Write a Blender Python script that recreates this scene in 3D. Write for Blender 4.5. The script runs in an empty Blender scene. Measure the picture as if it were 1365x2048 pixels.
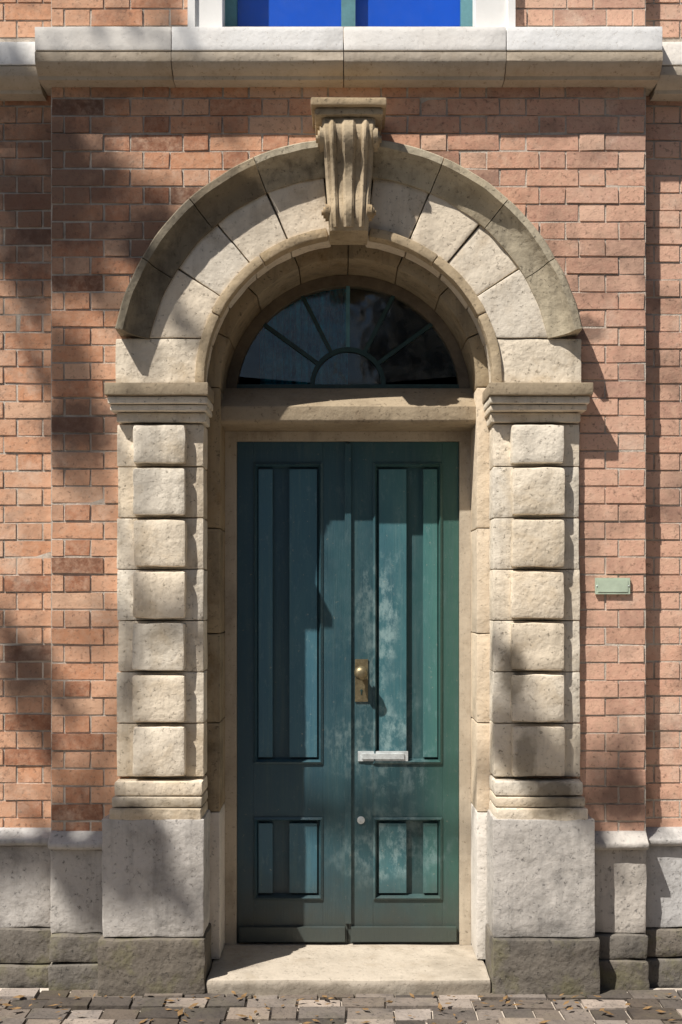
import bpy, bmesh, math, random
from mathutils import Vector, noise
random.seed(7)
S = bpy.context.scene
COL = S.collection
R = math.radians

# ------------------------------------------------------------------ camera, sky, sun, exposure
D = 4.5            # metres from lens to wall face
EYE = 1.6
cam_d = bpy.data.cameras.new('camera'); cam = bpy.data.objects.new('camera', cam_d); COL.objects.link(cam)
cam.location = (-0.031, -D, EYE); cam.rotation_euler = (R(90), 0, 0)
cam_d.sensor_fit = 'VERTICAL'; cam_d.sensor_height = 36.0
cam_d.lens = 36.0 * (480 * D) / 2048.0
cam_d.shift_y = 173 / 2048.0
cam_d.clip_end = 500
S.camera = cam

TRAVEL = Vector((1.13, 1.0, -2.15)).normalized()      # direction the sunlight travels
sun_d = bpy.data.lights.new('sun', 'SUN'); sun = bpy.data.objects.new('sun', sun_d); COL.objects.link(sun)
sun_d.energy = 5.0; sun_d.angle = R(0.55); sun_d.color = (1.0, 0.945, 0.875)
sun.rotation_euler = TRAVEL.to_track_quat('-Z', 'Y').to_euler(); sun.location = (-6, -6, 9)
w = bpy.data.worlds.new('World'); S.world = w; w.use_nodes = True
nt = w.node_tree; bg = nt.nodes['Background']
sky = nt.nodes.new('ShaderNodeTexSky'); sky.sky_type = 'NISHITA'; sky.sun_disc = False
to_sun = -TRAVEL
sky.sun_elevation = math.asin(to_sun.z)
sky.sun_rotation = math.atan2(to_sun.x, to_sun.y)
sky.air_density = 1.0; sky.dust_density = 1.5; sky.ozone_density = 1.0
nt.links.new(sky.outputs[0], bg.inputs[0]); bg.inputs[1].default_value = 0.05
S.view_settings.view_transform = 'Standard'; S.view_settings.look = 'None'
S.view_settings.gamma = 1.0; S.view_settings.use_curve_mapping = False
S.view_settings.exposure = 0.44

# ------------------------------------------------------------------ survey helpers: metres from sizes measured on the facade
def X(px, y=0.0): return (px - 697) / 480.0 * (D + y) / D
def Z(py, y=0.0): return EYE + (1197 - py) / 480.0 * (D + y) / D

# ------------------------------------------------------------------ materials
class NT:
    def __init__(s, name, rough=0.8, spec=0.3):
        s.m = bpy.data.materials.new(name); s.m.use_nodes = True
        s.t = s.m.node_tree; s.b = s.t.nodes['Principled BSDF']
        s.b.inputs['Roughness'].default_value = rough
        s.b.inputs['Specular IOR Level'].default_value = spec
    def n(s, typ, **kw):
        a = s.t.nodes.new(typ)
        for k, v in kw.items(): setattr(a, k, v)
        return a
    def l(s, a, b): s.t.links.new(a, b)
    def pos(s): return s.n('ShaderNodeNewGeometry').outputs['Position']
    def obj(s): return s.n('ShaderNodeTexCoord').outputs['Object']
    def rnd(s): return s.n('ShaderNodeObjectInfo').outputs['Random']
    def mapping(s, vec, scale=(1, 1, 1), loc=(0, 0, 0)):
        m = s.n('ShaderNodeMapping'); m.inputs['Scale'].default_value = scale; m.inputs['Location'].default_value = loc
        s.l(vec, m.inputs['Vector']); return m.outputs[0]
    def noise(s, vec, scale, detail=6, rough=0.6, out='Fac', dist=0.0):
        a = s.n('ShaderNodeTexNoise'); a.inputs['Scale'].default_value = scale; a.inputs['Detail'].default_value = detail
        a.inputs['Roughness'].default_value = rough; a.inputs['Distortion'].default_value = dist
        s.l(vec, a.inputs['Vector']); return a.outputs[out]
    def ramp(s, fac, stops, interp='LINEAR'):
        a = s.n('ShaderNodeValToRGB'); cr = a.color_ramp; cr.interpolation = interp
        while len(cr.elements) < len(stops): cr.elements.new(0.5)
        for e, (p, c) in zip(cr.elements, stops):
            e.position = p; e.color = (c, c, c, 1) if isinstance(c, (int, float)) else (*c, 1)
        s.l(fac, a.inputs[0]); return a.outputs[0]
    def mix(s, fac, a, b, mode='MIX'):
        m = s.n('ShaderNodeMix', data_type='RGBA', blend_type=mode)
        for v, i in ((fac, 0), (a, 6), (b, 7)):
            if hasattr(v, 'links'): s.l(v, m.inputs[i])
            elif i == 0: m.inputs[0].default_value = v
            else: m.inputs[i].default_value = (*v, 1) if not isinstance(v, (int, float)) else (v, v, v, 1)
        return m.outputs[2]
    def math(s, op, a, b=0.0, clamp=False):
        m = s.n('ShaderNodeMath', operation=op); m.use_clamp = clamp
        for v, i in ((a, 0), (b, 1)):
            if hasattr(v, 'links'): s.l(v, m.inputs[i])
            else: m.inputs[i].default_value = v
        return m.outputs[0]
    def spot(s, cx, cz, rx, rz, wob=0.35, seed=0.0):
        """mask for stains and painted shade round a world point on the facade, with a ragged edge"""
        p = s.pos(); sp = s.n('ShaderNodeSeparateXYZ'); s.l(p, sp.inputs[0])
        dx = s.math('DIVIDE', s.math('SUBTRACT', sp.outputs[0], cx), rx)
        dz = s.math('DIVIDE', s.math('SUBTRACT', sp.outputs[2], cz), rz)
        d = s.math('SQRT', s.math('ADD', s.math('MULTIPLY', dx, dx), s.math('MULTIPLY', dz, dz)))
        nz = s.noise(s.mapping(p, loc=(seed, seed * 1.7, 0)), 7, 5, 0.65)
        d = s.math('ADD', d, s.math('MULTIPLY', s.math('SUBTRACT', nz, 0.5), wob * 4))
        return s.ramp(d, [(0.55, 1.0), (1.0, 0.0)])
    def bump(s, h, strength=0.4, dist=0.01, normal=None):
        b = s.n('ShaderNodeBump'); b.inputs['Strength'].default_value = strength; b.inputs['Distance'].default_value = dist
        s.l(h, b.inputs['Height'])
        if normal is not None: s.l(normal, b.inputs['Normal'])
        return b.outputs[0]
    def fin(s, col, nrm=None, rough=None):
        s.l(col, s.b.inputs['Base Color'])
        if nrm is not None: s.l(nrm, s.b.inputs['Normal'])
        if rough is not None: s.l(rough, s.b.inputs['Roughness'])
        return s.m

def mat_brick():
    s = NT('old_brick', 0.9, 0.2)
    r = s.rnd(); p = s.pos()
    base = s.ramp(r, [(0.0, (0.16, 0.080, 0.052)), (0.10, (0.34, 0.150, 0.085)), (0.3, (0.52, 0.25, 0.145)), (0.5, (0.60, 0.30, 0.17)),
                      (0.7, (0.62, 0.35, 0.22)), (0.85, (0.50, 0.28, 0.18)), (1.0, (0.70, 0.45, 0.30))])
    # broad change from orange to paler pink over the wall
    sp = s.n('ShaderNodeSeparateXYZ'); s.l(p, sp.inputs[0])
    pink = s.ramp(s.math('ADD', s.math('MULTIPLY', sp.outputs[0], 0.35), 0.5), [(0.3, 0.0), (0.85, 0.5)])
    base = s.mix(pink, base, (0.70, 0.455, 0.36))
    mott = s.noise(s.mapping(p, loc=(3, 0, 1)), 30, 8, 0.7)
    base = s.mix(s.ramp(mott, [(0.42, 0.0), (0.72, 0.55)]), base, (0.68, 0.46, 0.32))
    base = s.mix(s.ramp(s.noise(p, 60, 4, 0.7), [(0.30, 0.7), (0.45, 0.0)]), base, (0.13, 0.075, 0.055))
    lime = s.ramp(s.noise(s.mapping(p, loc=(9, 2, 5)), 4.5, 8, 0.75), [(0.53, 0.0), (0.68, 0.5)])
    base = s.mix(lime, base, (0.70, 0.55, 0.43))
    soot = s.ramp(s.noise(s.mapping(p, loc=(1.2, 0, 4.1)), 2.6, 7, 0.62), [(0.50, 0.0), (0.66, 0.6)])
    a = s.spot(X(80), Z(370), 0.42, 0.42, seed=1)  # patches a to f: tree and hood-end shadows painted into the brick
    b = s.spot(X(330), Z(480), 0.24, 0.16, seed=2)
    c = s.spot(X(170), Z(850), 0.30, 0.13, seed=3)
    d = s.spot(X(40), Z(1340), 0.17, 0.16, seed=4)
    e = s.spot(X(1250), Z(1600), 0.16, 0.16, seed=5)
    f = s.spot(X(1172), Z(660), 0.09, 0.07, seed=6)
    cast_shade = s.math('MAXIMUM', s.math('MAXIMUM', a, b), s.math('MAXIMUM', s.math('MAXIMUM', c, d), s.math('MAXIMUM', e, f)))
    soot = s.math('MAXIMUM', soot, s.math('MULTIPLY', cast_shade, 0.70))  # from here holds real soot plus the painted cast shade
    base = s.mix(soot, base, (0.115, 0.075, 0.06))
    h = s.math('ADD', s.math('MULTIPLY', s.noise(p, 26, 5, 0.6), 0.8), s.math('MULTIPLY', s.noise(p, 160, 3, 0.6), 0.3))
    return s.fin(base, s.bump(h, 0.42, 0.010))

def mat_mortar():
    s = NT('lime_mortar', 0.95, 0.1); p = s.pos()
    c = s.ramp(s.noise(p, 9, 8, 0.7), [(0.3, (0.30, 0.26, 0.22)), (0.5, (0.56, 0.49, 0.41)), (0.75, (0.74, 0.68, 0.60))])
    return s.fin(c, s.bump(s.noise(p, 120, 6, 0.75), 0.8, 0.008))

def mat_stone(name, light, mid, dark, soot=0.5, spots=(), bump=0.6, moss=0.0, streak=0.5):
    s = NT(name, 0.88, 0.25); p = s.pos(); r = s.rnd()
    off = s.n('ShaderNodeCombineXYZ'); s.l(s.math('MULTIPLY', r, 17.0), off.inputs[0]); s.l(s.math('MULTIPLY', r, 31.0), off.inputs[2])
    va = s.n('ShaderNodeVectorMath', operation='ADD'); s.l(p, va.inputs[0]); s.l(off.outputs[0], va.inputs[1]); q = va.outputs[0]
    c = s.ramp(s.noise(q, 5.5, 8, 0.68, dist=0.4), [(0.30, mid), (0.48, light), (0.75, tuple(min(0.9, v * 1.12) for v in light))])
    tint = s.ramp(r, [(0.0, (0.86, 0.80, 0.72)), (0.35, (1, 0.98, 0.95)), (0.7, (0.93, 0.93, 0.93)), (1.0, (1.0, 0.93, 0.84))])
    c = s.mix(1.0, c, tint, 'MULTIPLY')
    if name == 'paving_stone': c = s.mix(1.0, c, s.ramp(s.math('FRACT', s.math('MULTIPLY', r, 7.3)), [(0.0, 0.2), (0.5, 0.45), (0.85, 0.7), (1.0, 1.15)]), 'MULTIPLY')
    pits = s.ramp(s.noise(q, 55, 5, 0.75), [(0.32, 0.75), (0.42, 0.0)])
    c = s.mix(pits, c, dark)
    st = s.ramp(s.noise(s.mapping(p, scale=(11, 11, 1.1)), 1.6, 7, 0.66), [(0.50, 0.0), (0.72, streak)])
    c = s.mix(st, c, dark)
    bl = s.ramp(s.noise(s.mapping(p, loc=(4, 1, 7)), 3.0, 9, 0.7), [(0.52, 0.0), (0.68, soot)])
    c = s.mix(bl, c, dark)
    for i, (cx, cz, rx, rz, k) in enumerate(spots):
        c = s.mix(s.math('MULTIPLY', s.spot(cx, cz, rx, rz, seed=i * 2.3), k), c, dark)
    if moss:
        mo = s.ramp(s.noise(s.mapping(p, loc=(2, 9, 3)), 6, 8, 0.7), [(0.5, 0.0), (0.62, moss)])
        c = s.mix(mo, c, (0.17, 0.16, 0.075))
    h = s.math('ADD', s.math('MULTIPLY', s.noise(q, 9, 4, 0.55), 1.0), s.math('MULTIPLY', s.noise(q, 48, 3, 0.5), 0.22))
    h = s.math('ADD', h, s.math('MULTIPLY', pits, -0.12))
    return s.fin(c, s.bump(h, bump, 0.016))

def mat_door(k=0.70, name='teal_door_paint'):
    s = NT(name, 0.42, 0.5); p = s.pos(); r = s.rnd()
    c = s.ramp(s.noise(s.mapping(p, scale=(1, 1, 0.35)), 5.0, 7, 0.65), [(0.30, (0.012, 0.075, 0.078)), (0.5, (0.024, 0.115, 0.112)), (0.72, (0.05, 0.165, 0.145))])
    sp = s.n('ShaderNodeSeparateXYZ'); s.l(p, sp.inputs[0])
    # greener on the right leaf's outer edge; left leaf's bluish shade painted in
    gx = s.ramp(s.math('ADD', sp.outputs[0], 0.5), [(0.05, 0.0), (0.78, 0.0), (0.98, 1.0)])
    c = s.mix(s.math('MULTIPLY', gx, 0.75), c, (0.06, 0.20, 0.12))
    bx = s.ramp(s.math('ADD', sp.outputs[0], 0.5), [(0.1, 1.0), (0.9, 0.25)])
    c = s.mix(s.math('MULTIPLY', bx, 0.8), c, (0.020, 0.09, 0.15))
    grain = s.noise(s.mapping(p, scale=(70, 70, 3)), 2.0, 6, 0.6)
    worn = s.ramp(s.noise(s.mapping(p, scale=(3, 3, 1.3), loc=(5, 2, 8)), 8, 10, 0.8), [(0.55, 0.0), (0.75, 0.5)])
    c = s.mix(worn, c, (0.17, 0.27, 0.28))
    stk = s.ramp(s.noise(s.mapping(p, scale=(34, 34, 1.3), loc=(1, 4, 2)), 1.5, 6, 0.6), [(0.50, 0.0), (0.72, 0.45)])
    c = s.mix(stk, c, (0.075, 0.15, 0.15))
    fine = s.ramp(s.noise(s.mapping(p, scale=(1, 1, 0.6), loc=(3, 3, 3)), 26, 6, 0.7), [(0.46, 0.0), (0.62, 1.0)])
    patch = s.math('MAXIMUM', s.spot(0.12, 0.95, 0.26, 0.28, 0.5, 3), s.math('MAXIMUM', s.spot(0.16, 0.50, 0.30, 0.20, 0.5, 5), s.spot(0.13, 1.45, 0.12, 0.35, 0.5, 8)))
    c = s.mix(s.math('MULTIPLY', s.math('MULTIPLY', fine, patch), 0.6), c, (0.22, 0.33, 0.33))
    chip = s.ramp(s.noise(s.mapping(p, loc=(8, 2, 1)), 42, 6, 0.8), [(0.63, 0.0), (0.67, 0.8)])
    c = s.mix(chip, c, (0.26, 0.27, 0.22))
    hsv = s.n('ShaderNodeHueSaturation'); hsv.inputs['Value'].default_value = k; hsv.inputs['Saturation'].default_value = 0.86; s.l(c, hsv.inputs['Color']); c = hsv.outputs[0]
    dirt = s.ramp(s.math('ADD', sp.outputs[2], s.math('MULTIPLY', s.noise(p, 7, 6, 0.7), 0.35)), [(0.30, 0.85), (0.62, 0.0)])
    c = s.mix(dirt, c, (0.055, 0.06, 0.05))
    h = s.math('ADD', s.math('MULTIPLY', grain, 0.6), s.math('MULTIPLY', worn, -0.5))
    ro = s.ramp(s.noise(p, 12, 6, 0.7), [(0.3, 0.30), (0.7, 0.62)])
    return s.fin(c, s.bump(h, 0.35, 0.006), ro)

def mat_plain(name, col, rough=0.5, metal=0.0, var=0.2, scale=12, bump=0.15, spec=0.4):
    s = NT(name, rough, spec); p = s.pos(); s.b.inputs['Metallic'].default_value = metal
    c = s.ramp(s.noise(p, scale, 8, 0.7), [(0.3, tuple(v * (1 - var) for v in col)), (0.7, tuple(min(1, v * (1 + var)) for v in col))])
    return s.fin(c, s.bump(s.noise(p, scale * 5, 6, 0.7), bump, 0.005))

def mat_glass(name, tint=(0.86, 0.92, 0.94), dust=0.12):
    """thin sheet glass: straight-through light plus a Fresnel reflection, slightly wavy and dusty"""
    s = NT(name); p = s.pos(); t = s.t; t.nodes.remove(s.b)
    out = [n for n in t.nodes if n.type == 'OUTPUT_MATERIAL'][0]
    tr = s.n('ShaderNodeBsdfTransparent'); tr.inputs[0].default_value = (*tint, 1)
    gl = s.n('ShaderNodeBsdfGlossy'); s.l(s.bump(s.noise(p, 3.5, 3, 0.5), 0.3, 0.02), gl.inputs['Normal'])
    s.l(s.ramp(s.noise(p, 9, 8, 0.8), [(0.4, 0.02), (0.75, 0.22)]), gl.inputs['Roughness'])
    lw = s.n('ShaderNodeLayerWeight'); lw.inputs[0].default_value = 0.5
    f2 = s.math('ADD', 0.045, s.math('MULTIPLY', s.math('POWER', lw.outputs['Facing'], 5.0), 0.9), True)
    m = s.n('ShaderNodeMixShader'); s.l(f2, m.inputs[0]); s.l(tr.outputs[0], m.inputs[1]); s.l(gl.outputs[0], m.inputs[2])
    df = s.n('ShaderNodeBsdfDiffuse'); df.inputs[0].default_value = (0.5, 0.5, 0.46, 1)
    m2 = s.n('ShaderNodeMixShader'); s.l(s.ramp(s.noise(p, 14, 8, 0.75), [(0.45, 0.0), (0.8, dust)]), m2.inputs[0])
    s.l(m.outputs[0], m2.inputs[1]); s.l(df.outputs[0], m2.inputs[2]); s.l(m2.outputs[0], out.inputs[0])
    return s.m

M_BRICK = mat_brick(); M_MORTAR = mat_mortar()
CREAM = ((0.72, 0.65, 0.54), (0.60, 0.51, 0.39), (0.17, 0.135, 0.095))
M_CREAM = mat_stone('cream_limestone', *CREAM, soot=0.35, streak=0.25)
M_PILA = mat_stone('weathered_pilaster_limestone', (0.74, 0.675, 0.565), (0.62, 0.53, 0.40), (0.16, 0.13, 0.09), soot=0.30, streak=0.35,
                   spots=((X(330), Z(1275), 0.10, 0.09, 0.45), (X(1020), Z(1345), 0.07, 0.13, 0.7), (X(1100), Z(1590), 0.14, 0.11, 0.85),  # right-hand spots are tree shade painted in, left-hand ones weathering
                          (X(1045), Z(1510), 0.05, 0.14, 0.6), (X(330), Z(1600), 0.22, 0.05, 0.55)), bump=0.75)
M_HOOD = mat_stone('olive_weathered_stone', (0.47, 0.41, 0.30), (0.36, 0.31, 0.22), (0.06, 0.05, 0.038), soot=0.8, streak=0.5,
                   spots=((-0.62, 3.15, 0.42, 0.40, 0.7), (-0.85, 2.8, 0.2, 0.3, 0.6)))  # left-side spots paint the hood's own shade into the stone
M_KEY = mat_stone('keystone_ochre_stone', (0.46, 0.37, 0.25), (0.36, 0.28, 0.17), (0.07, 0.055, 0.04), soot=0.55, streak=0.3)
M_SOFF = mat_stone('shaded_reveal_stone', (0.34, 0.28, 0.19), (0.25, 0.18, 0.10), (0.07, 0.055, 0.04), soot=0.6, streak=0.5)  # darker copy with the shade of left reveal and soffit in its colour
M_JAMBR = mat_stone('sunlit_reveal_stone', (0.66, 0.56, 0.43), (0.56, 0.46, 0.34), (0.3, 0.25, 0.18), soot=0.2, streak=0.2)  # lighter copy with the sunlight of the right reveal in its colour
M_PALE = mat_stone('pale_reveal_foot_stone', (0.70, 0.66, 0.60), (0.6, 0.56, 0.5), (0.25, 0.23, 0.2), soot=0.25, streak=0.2)
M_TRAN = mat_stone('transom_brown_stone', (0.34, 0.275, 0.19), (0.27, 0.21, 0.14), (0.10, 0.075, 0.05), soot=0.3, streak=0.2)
M_CORN = mat_stone('cornice_tan_stone', (0.52, 0.455, 0.37), (0.46, 0.39, 0.30), (0.24, 0.18, 0.12), soot=0.3, streak=0.25, bump=0.4)
M_GREY = mat_stone('pale_grey_plinth_stone', (0.52, 0.51, 0.495), (0.40, 0.39, 0.375), (0.12, 0.115, 0.11), soot=0.55, streak=0.35, bump=0.7)
M_FOOT = mat_stone('dirty_footing_stone', (0.17, 0.155, 0.135), (0.11, 0.10, 0.088), (0.05, 0.047, 0.043), soot=0.7, streak=0.3, bump=1.0, moss=0.45)
M_SETT = mat_stone('paving_stone', (0.32, 0.275, 0.24), (0.19, 0.165, 0.15), (0.06, 0.056, 0.052), soot=0.5, streak=0.0, bump=0.9, moss=0.12)
M_STEP = mat_stone('worn_step_stone', (0.52, 0.49, 0.44), (0.42, 0.38, 0.32), (0.2, 0.17, 0.13), soot=0.35, streak=0.1,
                   spots=((-0.2, -0.01, 0.75, 0.06, 0.6), (0.45, 0.0, 0.2, 0.07, 0.6)))
M_WHITE = mat_plain('white_window_paint', (0.78, 0.77, 0.74), 0.5, var=0.06, scale=5, bump=0.1)
M_LEAD = mat_stone('white_limewashed_edge', (0.85, 0.85, 0.84), (0.82, 0.81, 0.79), (0.6, 0.57, 0.53), soot=0.1, streak=0.15, bump=0.3)
M_TEALF = mat_plain('pale_teal_frame_paint', (0.10, 0.24, 0.27), 0.45, var=0.25)
M_BLUE = mat_plain('bright_blue_blind', (0.0005, 0.115, 0.76), 0.7, var=0.05, scale=3, bump=0.05)
M_DOOR = mat_door(); M_DOORB = mat_door(1.32, 'sun_bleached_teal_board')
M_FRAME = mat_plain('dark_green_fanlight_paint', (0.02, 0.05, 0.045), 0.45, var=0.4)
M_GLASS = mat_glass('old_window_glass')
M_GLASS2 = mat_glass('clean_window_glass', (0.80, 0.93, 0.96), 0.02)
M_CFRAME = mat_stone('grimy_cream_frame_paint', (0.50, 0.44, 0.35), (0.40, 0.34, 0.26), (0.14, 0.11, 0.08), soot=0.4, streak=0.3, bump=0.25)
M_BFRAME = mat_plain('brown_arch_frame_paint', (0.15, 0.115, 0.075), 0.6, var=0.35)
M_DARK = mat_plain('dim_hall_plaster', (0.045, 0.07, 0.06), 0.9)
M_METAL = mat_plain('tarnished_nickel', (0.62, 0.66, 0.66), 0.5, metal=0.35, var=0.25, scale=40)
M_BRASS = mat_plain('dull_brass', (0.24, 0.20, 0.12), 0.5, metal=0.8, var=0.4, scale=40)
M_PLATE = mat_plain('sage_enamel', (0.44, 0.52, 0.40), 0.45, var=0.15, scale=20)
M_BARK = mat_plain('plane_bark', (0.16, 0.13, 0.10), 0.9, var=0.4, scale=6, bump=0.6)
M_LEAF = mat_plain('green_leaves', (0.06, 0.11, 0.03), 0.6, var=0.4, scale=4)
M_ROAD = mat_plain('grey_street', (0.06, 0.057, 0.053), 0.9, var=0.3, scale=8, bump=0.6)
M_SKYREF = mat_plain('sky_reflection_blue', (0.03, 0.42, 0.85), 0.85, var=0.9, scale=7)

# ------------------------------------------------------------------ object helpers
def empty(name, loc=(0, 0, 0), parent=None, label=None, cat=None, group=None, kind=None):
    o = bpy.data.objects.new(name, None); COL.objects.link(o); o.location = loc; o.parent = parent
    for k, v in (('label', label), ('category', cat), ('group', group), ('kind', kind)):
        if v: o[k] = v
    return o
def finish(name, bm, mat, parent=None, smooth=None, loc=None, label=None, cat=None, kind=None, group=None):
    bmesh.ops.recalc_face_normals(bm, faces=bm.faces[:])
    me = bpy.data.meshes.new(name); bm.to_mesh(me); bm.free()
    me.materials.append(mat)
    if smooth:
        me.polygons.foreach_set('use_smooth', [True] * len(me.polygons))
        me.set_sharp_from_angle(angle=R(smooth))
    o = bpy.data.objects.new(name, me); COL.objects.link(o); o.parent = parent
    if loc: o.location = loc
    for k, v in (('label', label), ('category', cat), ('kind', kind), ('group', group)):
        if v: o[k] = v
    return o
def box(bm, x0, x1, y0, y1, z0, z1):
    vs = [bm.verts.new(c) for c in ((x0, y0, z0), (x1, y0, z0), (x1, y1, z0), (x0, y1, z0), (x0, y0, z1), (x1, y0, z1), (x1, y1, z1), (x0, y1, z1))]
    for f in ((0, 1, 5, 4), (1, 2, 6, 5), (2, 3, 7, 6), (3, 0, 4, 7), (4, 5, 6, 7), (3, 2, 1, 0)): bm.faces.new([vs[i] for i in f])
    return vs
def prism(bm, pts, y0, y1):
    """outline in the wall plane (x, z) given real depth from y0 to y1"""
    a = [bm.verts.new((x, y0, z)) for x, z in pts]; b = [bm.verts.new((x, y1, z)) for x, z in pts]
    n = len(pts); bm.faces.new(a); bm.faces.new(b[::-1])
    for i in range(n): bm.faces.new((a[i], a[(i + 1) % n], b[(i + 1) % n], b[i]))
def bevel(bm, w, seg=1, ang=30):
    es = [e for e in bm.edges if len(e.link_faces) == 2 and e.calc_face_angle(0) > R(ang)]
    bmesh.ops.bevel(bm, geom=es, offset=w, segments=seg, affect='EDGES', profile=0.6, clamp_overlap=True)
def roughen(bm, amp, scale=9, seed=0, cuts=0):
    if cuts: bmesh.ops.subdivide_edges(bm, edges=[e for e in bm.edges if e.calc_length() > 0.05], cuts=cuts, use_grid_fill=True)
    for v in bm.verts:
        n = noise.noise_vector(v.co * scale + Vector((seed, seed * 2.1, -seed)))
        v.co += n * amp
def stone(name, pts, y0, y1, mat, parent, bev=0.006, amp=0.0025, cuts=3, label=None):
    bm = bmesh.new(); prism(bm, pts, y0, y1); bmesh.ops.recalc_face_normals(bm, faces=bm.faces[:])
    bevel(bm, bev, 2); bmesh.ops.triangulate(bm, faces=[f for f in bm.faces if len(f.verts) > 4])
    sd = random.random() * 50; roughen(bm, amp, 11, sd, cuts); roughen(bm, min(amp, 0.004) * 0.55, 34, sd)
    return finish(name, bm, mat, parent, smooth=35, label=label)
def rect(x0, x1, z0, z1): return [(x0, z0), (x1, z0), (x1, z1), (x0, z1)]
def polar(cx, cz, r, a): return (cx + r * math.cos(a), cz + r * math.sin(a))
def sector(cz, r0, r1, a0, a1, n=6, cx=0):
    return [polar(cx, cz, r1, a0 + (a1 - a0) * i / n) for i in range(n + 1)] + [polar(cx, cz, r0, a1 - (a1 - a0) * i / n) for i in range(n + 1)]
def sweep_x(bm, prof, x0, x1, ret=0.0):
    """(y,z) profile run along x"""
    a = [bm.verts.new((x0, y, z)) for y, z in prof]; b = [bm.verts.new((x1, y, z)) for y, z in prof]
    n = len(prof); bm.faces.new(a[::-1]); bm.faces.new(b)
    for i in range(n): bm.faces.new((a[i], a[(i + 1) % n], b[(i + 1) % n], b[i]))

# ------------------------------------------------------------------ setting: ground
bm = bmesh.new(); box(bm, -120, 120, -120, 120, -0.3, -0.035)
finish('street', bm, M_ROAD, kind='structure')
pave = empty('pavement', (0, 0, 0), kind='structure')
bm = bmesh.new(); box(bm, -4, 4, -2.2, -0.02, -0.20, -0.016)
finish('bedding_sand', bm, M_MORTAR, pave, kind='structure')
yy = -0.075; row = 0
while yy > -1.15:
    dpt = random.choice((0.085, 0.10, 0.12)); x = -1.75 + random.uniform(-0.1, 0)
    while x < 1.75:
        wd = random.uniform(0.10, 0.21)
        bm = bmesh.new(); box(bm, x + 0.005, x + wd - 0.005, yy - dpt + 0.005, yy - 0.005, -0.10, random.uniform(-0.007, 0.006))
        bevel(bm, 0.009, 1)
        for v in bm.verts: v.co += noise.noise_vector(v.co * 13) * 0.006
        finish('paving_sett', bm, M_SETT, pave, smooth=50)
        x += wd
    yy -= dpt; row += 1

# ------------------------------------------------------------------ the house
house = empty('brick_house', (0, 0, 0), label='old brick house front with arched cream stone doorway and teal double door', cat='house')
BAY = 1.24            # half width of the projecting middle bay
REC = 0.075           # setback of the flanking bays
SPR = 2.50            # arch springing height
wall = empty('wall', (0, 0, 0), house)

# backing masonry with the door opening left free
bm = bmesh.new()
WT = 0.40; TOP = 4.75
box(bm, -BAY, -0.62, 0.0035, WT, 0.0, SPR); box(bm, 0.62, BAY, 0.0035, WT, 0.0, SPR)
n = 24; ring = [polar(0, SPR, 0.63, math.pi * i / n) for i in range(n + 1)]
prism(bm, [(BAY, SPR), (BAY, 3.985), (-BAY, 3.985), (-BAY, SPR)] + ring[::-1], 0.0035, WT)
wx0, wx1 = -0.535, 0.525     # upper window opening
box(bm, -BAY, wx0 - 0.01, 0.0035, WT, 3.985, TOP); box(bm, wx1 + 0.01, BAY, 0.0035, WT, 3.985, TOP)
box(bm, -3.2, -BAY, REC + 0.0035, WT, 0, TOP); box(bm, BAY, 3.2, REC + 0.0035, WT, 0, TOP)
finish('mortar', bm, M_MORTAR, wall)

# bricks
CH = 0.0735; J = 0.0085
meshes = {}
def brick_mesh(kind, L, k):
    key = (kind, round(L, 3), k)
    if key in meshes: return meshes[key]
    bm = bmesh.new(); box(bm, -L / 2 + J / 2, L / 2 - J / 2, 0.0, 0.05, J / 2, CH - J / 2)
    bevel(bm, 0.0045, 1)
    rr = random.Random(k * 31 + int(L * 1000))
    for v in bm.verts:
        v.co.x += rr.uniform(-1, 1) * 0.0022; v.co.z += rr.uniform(-1, 1) * 0.0020; v.co.y += rr.uniform(-1, 1) * 0.0018
    bmesh.ops.recalc_face_normals(bm, faces=bm.faces[:])
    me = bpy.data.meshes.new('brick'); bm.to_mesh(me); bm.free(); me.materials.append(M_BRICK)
    me.polygons.foreach_set('use_smooth', [True] * len(me.polygons)); me.set_sharp_from_angle(angle=R(50))
    meshes[key] = me; return me
places = []
def lay(x0, x1, z0, z1, y, skip=None, phase=0):
    rows = int((z1 - z0) / CH)
    for i in range(rows):
        z = z0 + i * CH; x = x0 - (0.0 if (i + phase) % 2 else 0.165) ; k = 0
        while x < x1 - 0.02:
            L = 0.220 if (k % 2 == 0) else 0.110
            a, b = max(x, x0), min(x + L, x1)
            if b - a > 0.03 and not (skip and skip(a, b, z, z + CH)):
                places.append(((a + b) / 2, y, z, round(b - a, 3)))
            x += L; k += 1
def covered(a, b, z, zt):
    cx = max(abs(a), abs(b)) ; c0 = min(abs(a), abs(b)) if a * b > 0 else 0
    if zt < 2.70 and cx < 0.955: return True                # behind the pilasters and doorway
    if z >= 2.66 and z < 4.0:
        if math.hypot(cx, zt - SPR) < 0.95 or math.hypot(cx, z - SPR) < 0.93 and math.hypot(cx, zt - SPR) < 0.97: return True
    if zt < 2.80 and cx < 0.90: return True
    if z > 3.2 and zt < 3.86 and cx < 0.12: return True
    return False
zb = Z(1678)
lay(-BAY, BAY, zb, 3.86, 0.0, covered)
zt0 = Z(64, -0.05) - 0.02
lay(-BAY, wx0, 3.985, 4.72, 0.0); lay(wx1, BAY, 3.985, 4.72, 0.0, phase=1)
for xa, xb in ((-1.79, -BAY), (BAY, 1.79)):
    lay(xa, xb, zb, 3.84, REC, phase=1); lay(xa, xb, 3.975, 4.72, REC)
def vis(p):
    x, y, z, L = p
    hx = min(x + L / 2, 1.40) - max(x - L / 2, -1.46); hz = min(z + CH, 4.10) - max(z, 0)
    ar = max(0, hx) * max(0, hz)
    if ar > 0 and z < 2.70 and abs(x) - L / 2 < 0.96 and abs(x) + L / 2 > 0.96: ar *= 0.4
    return ar
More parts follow.
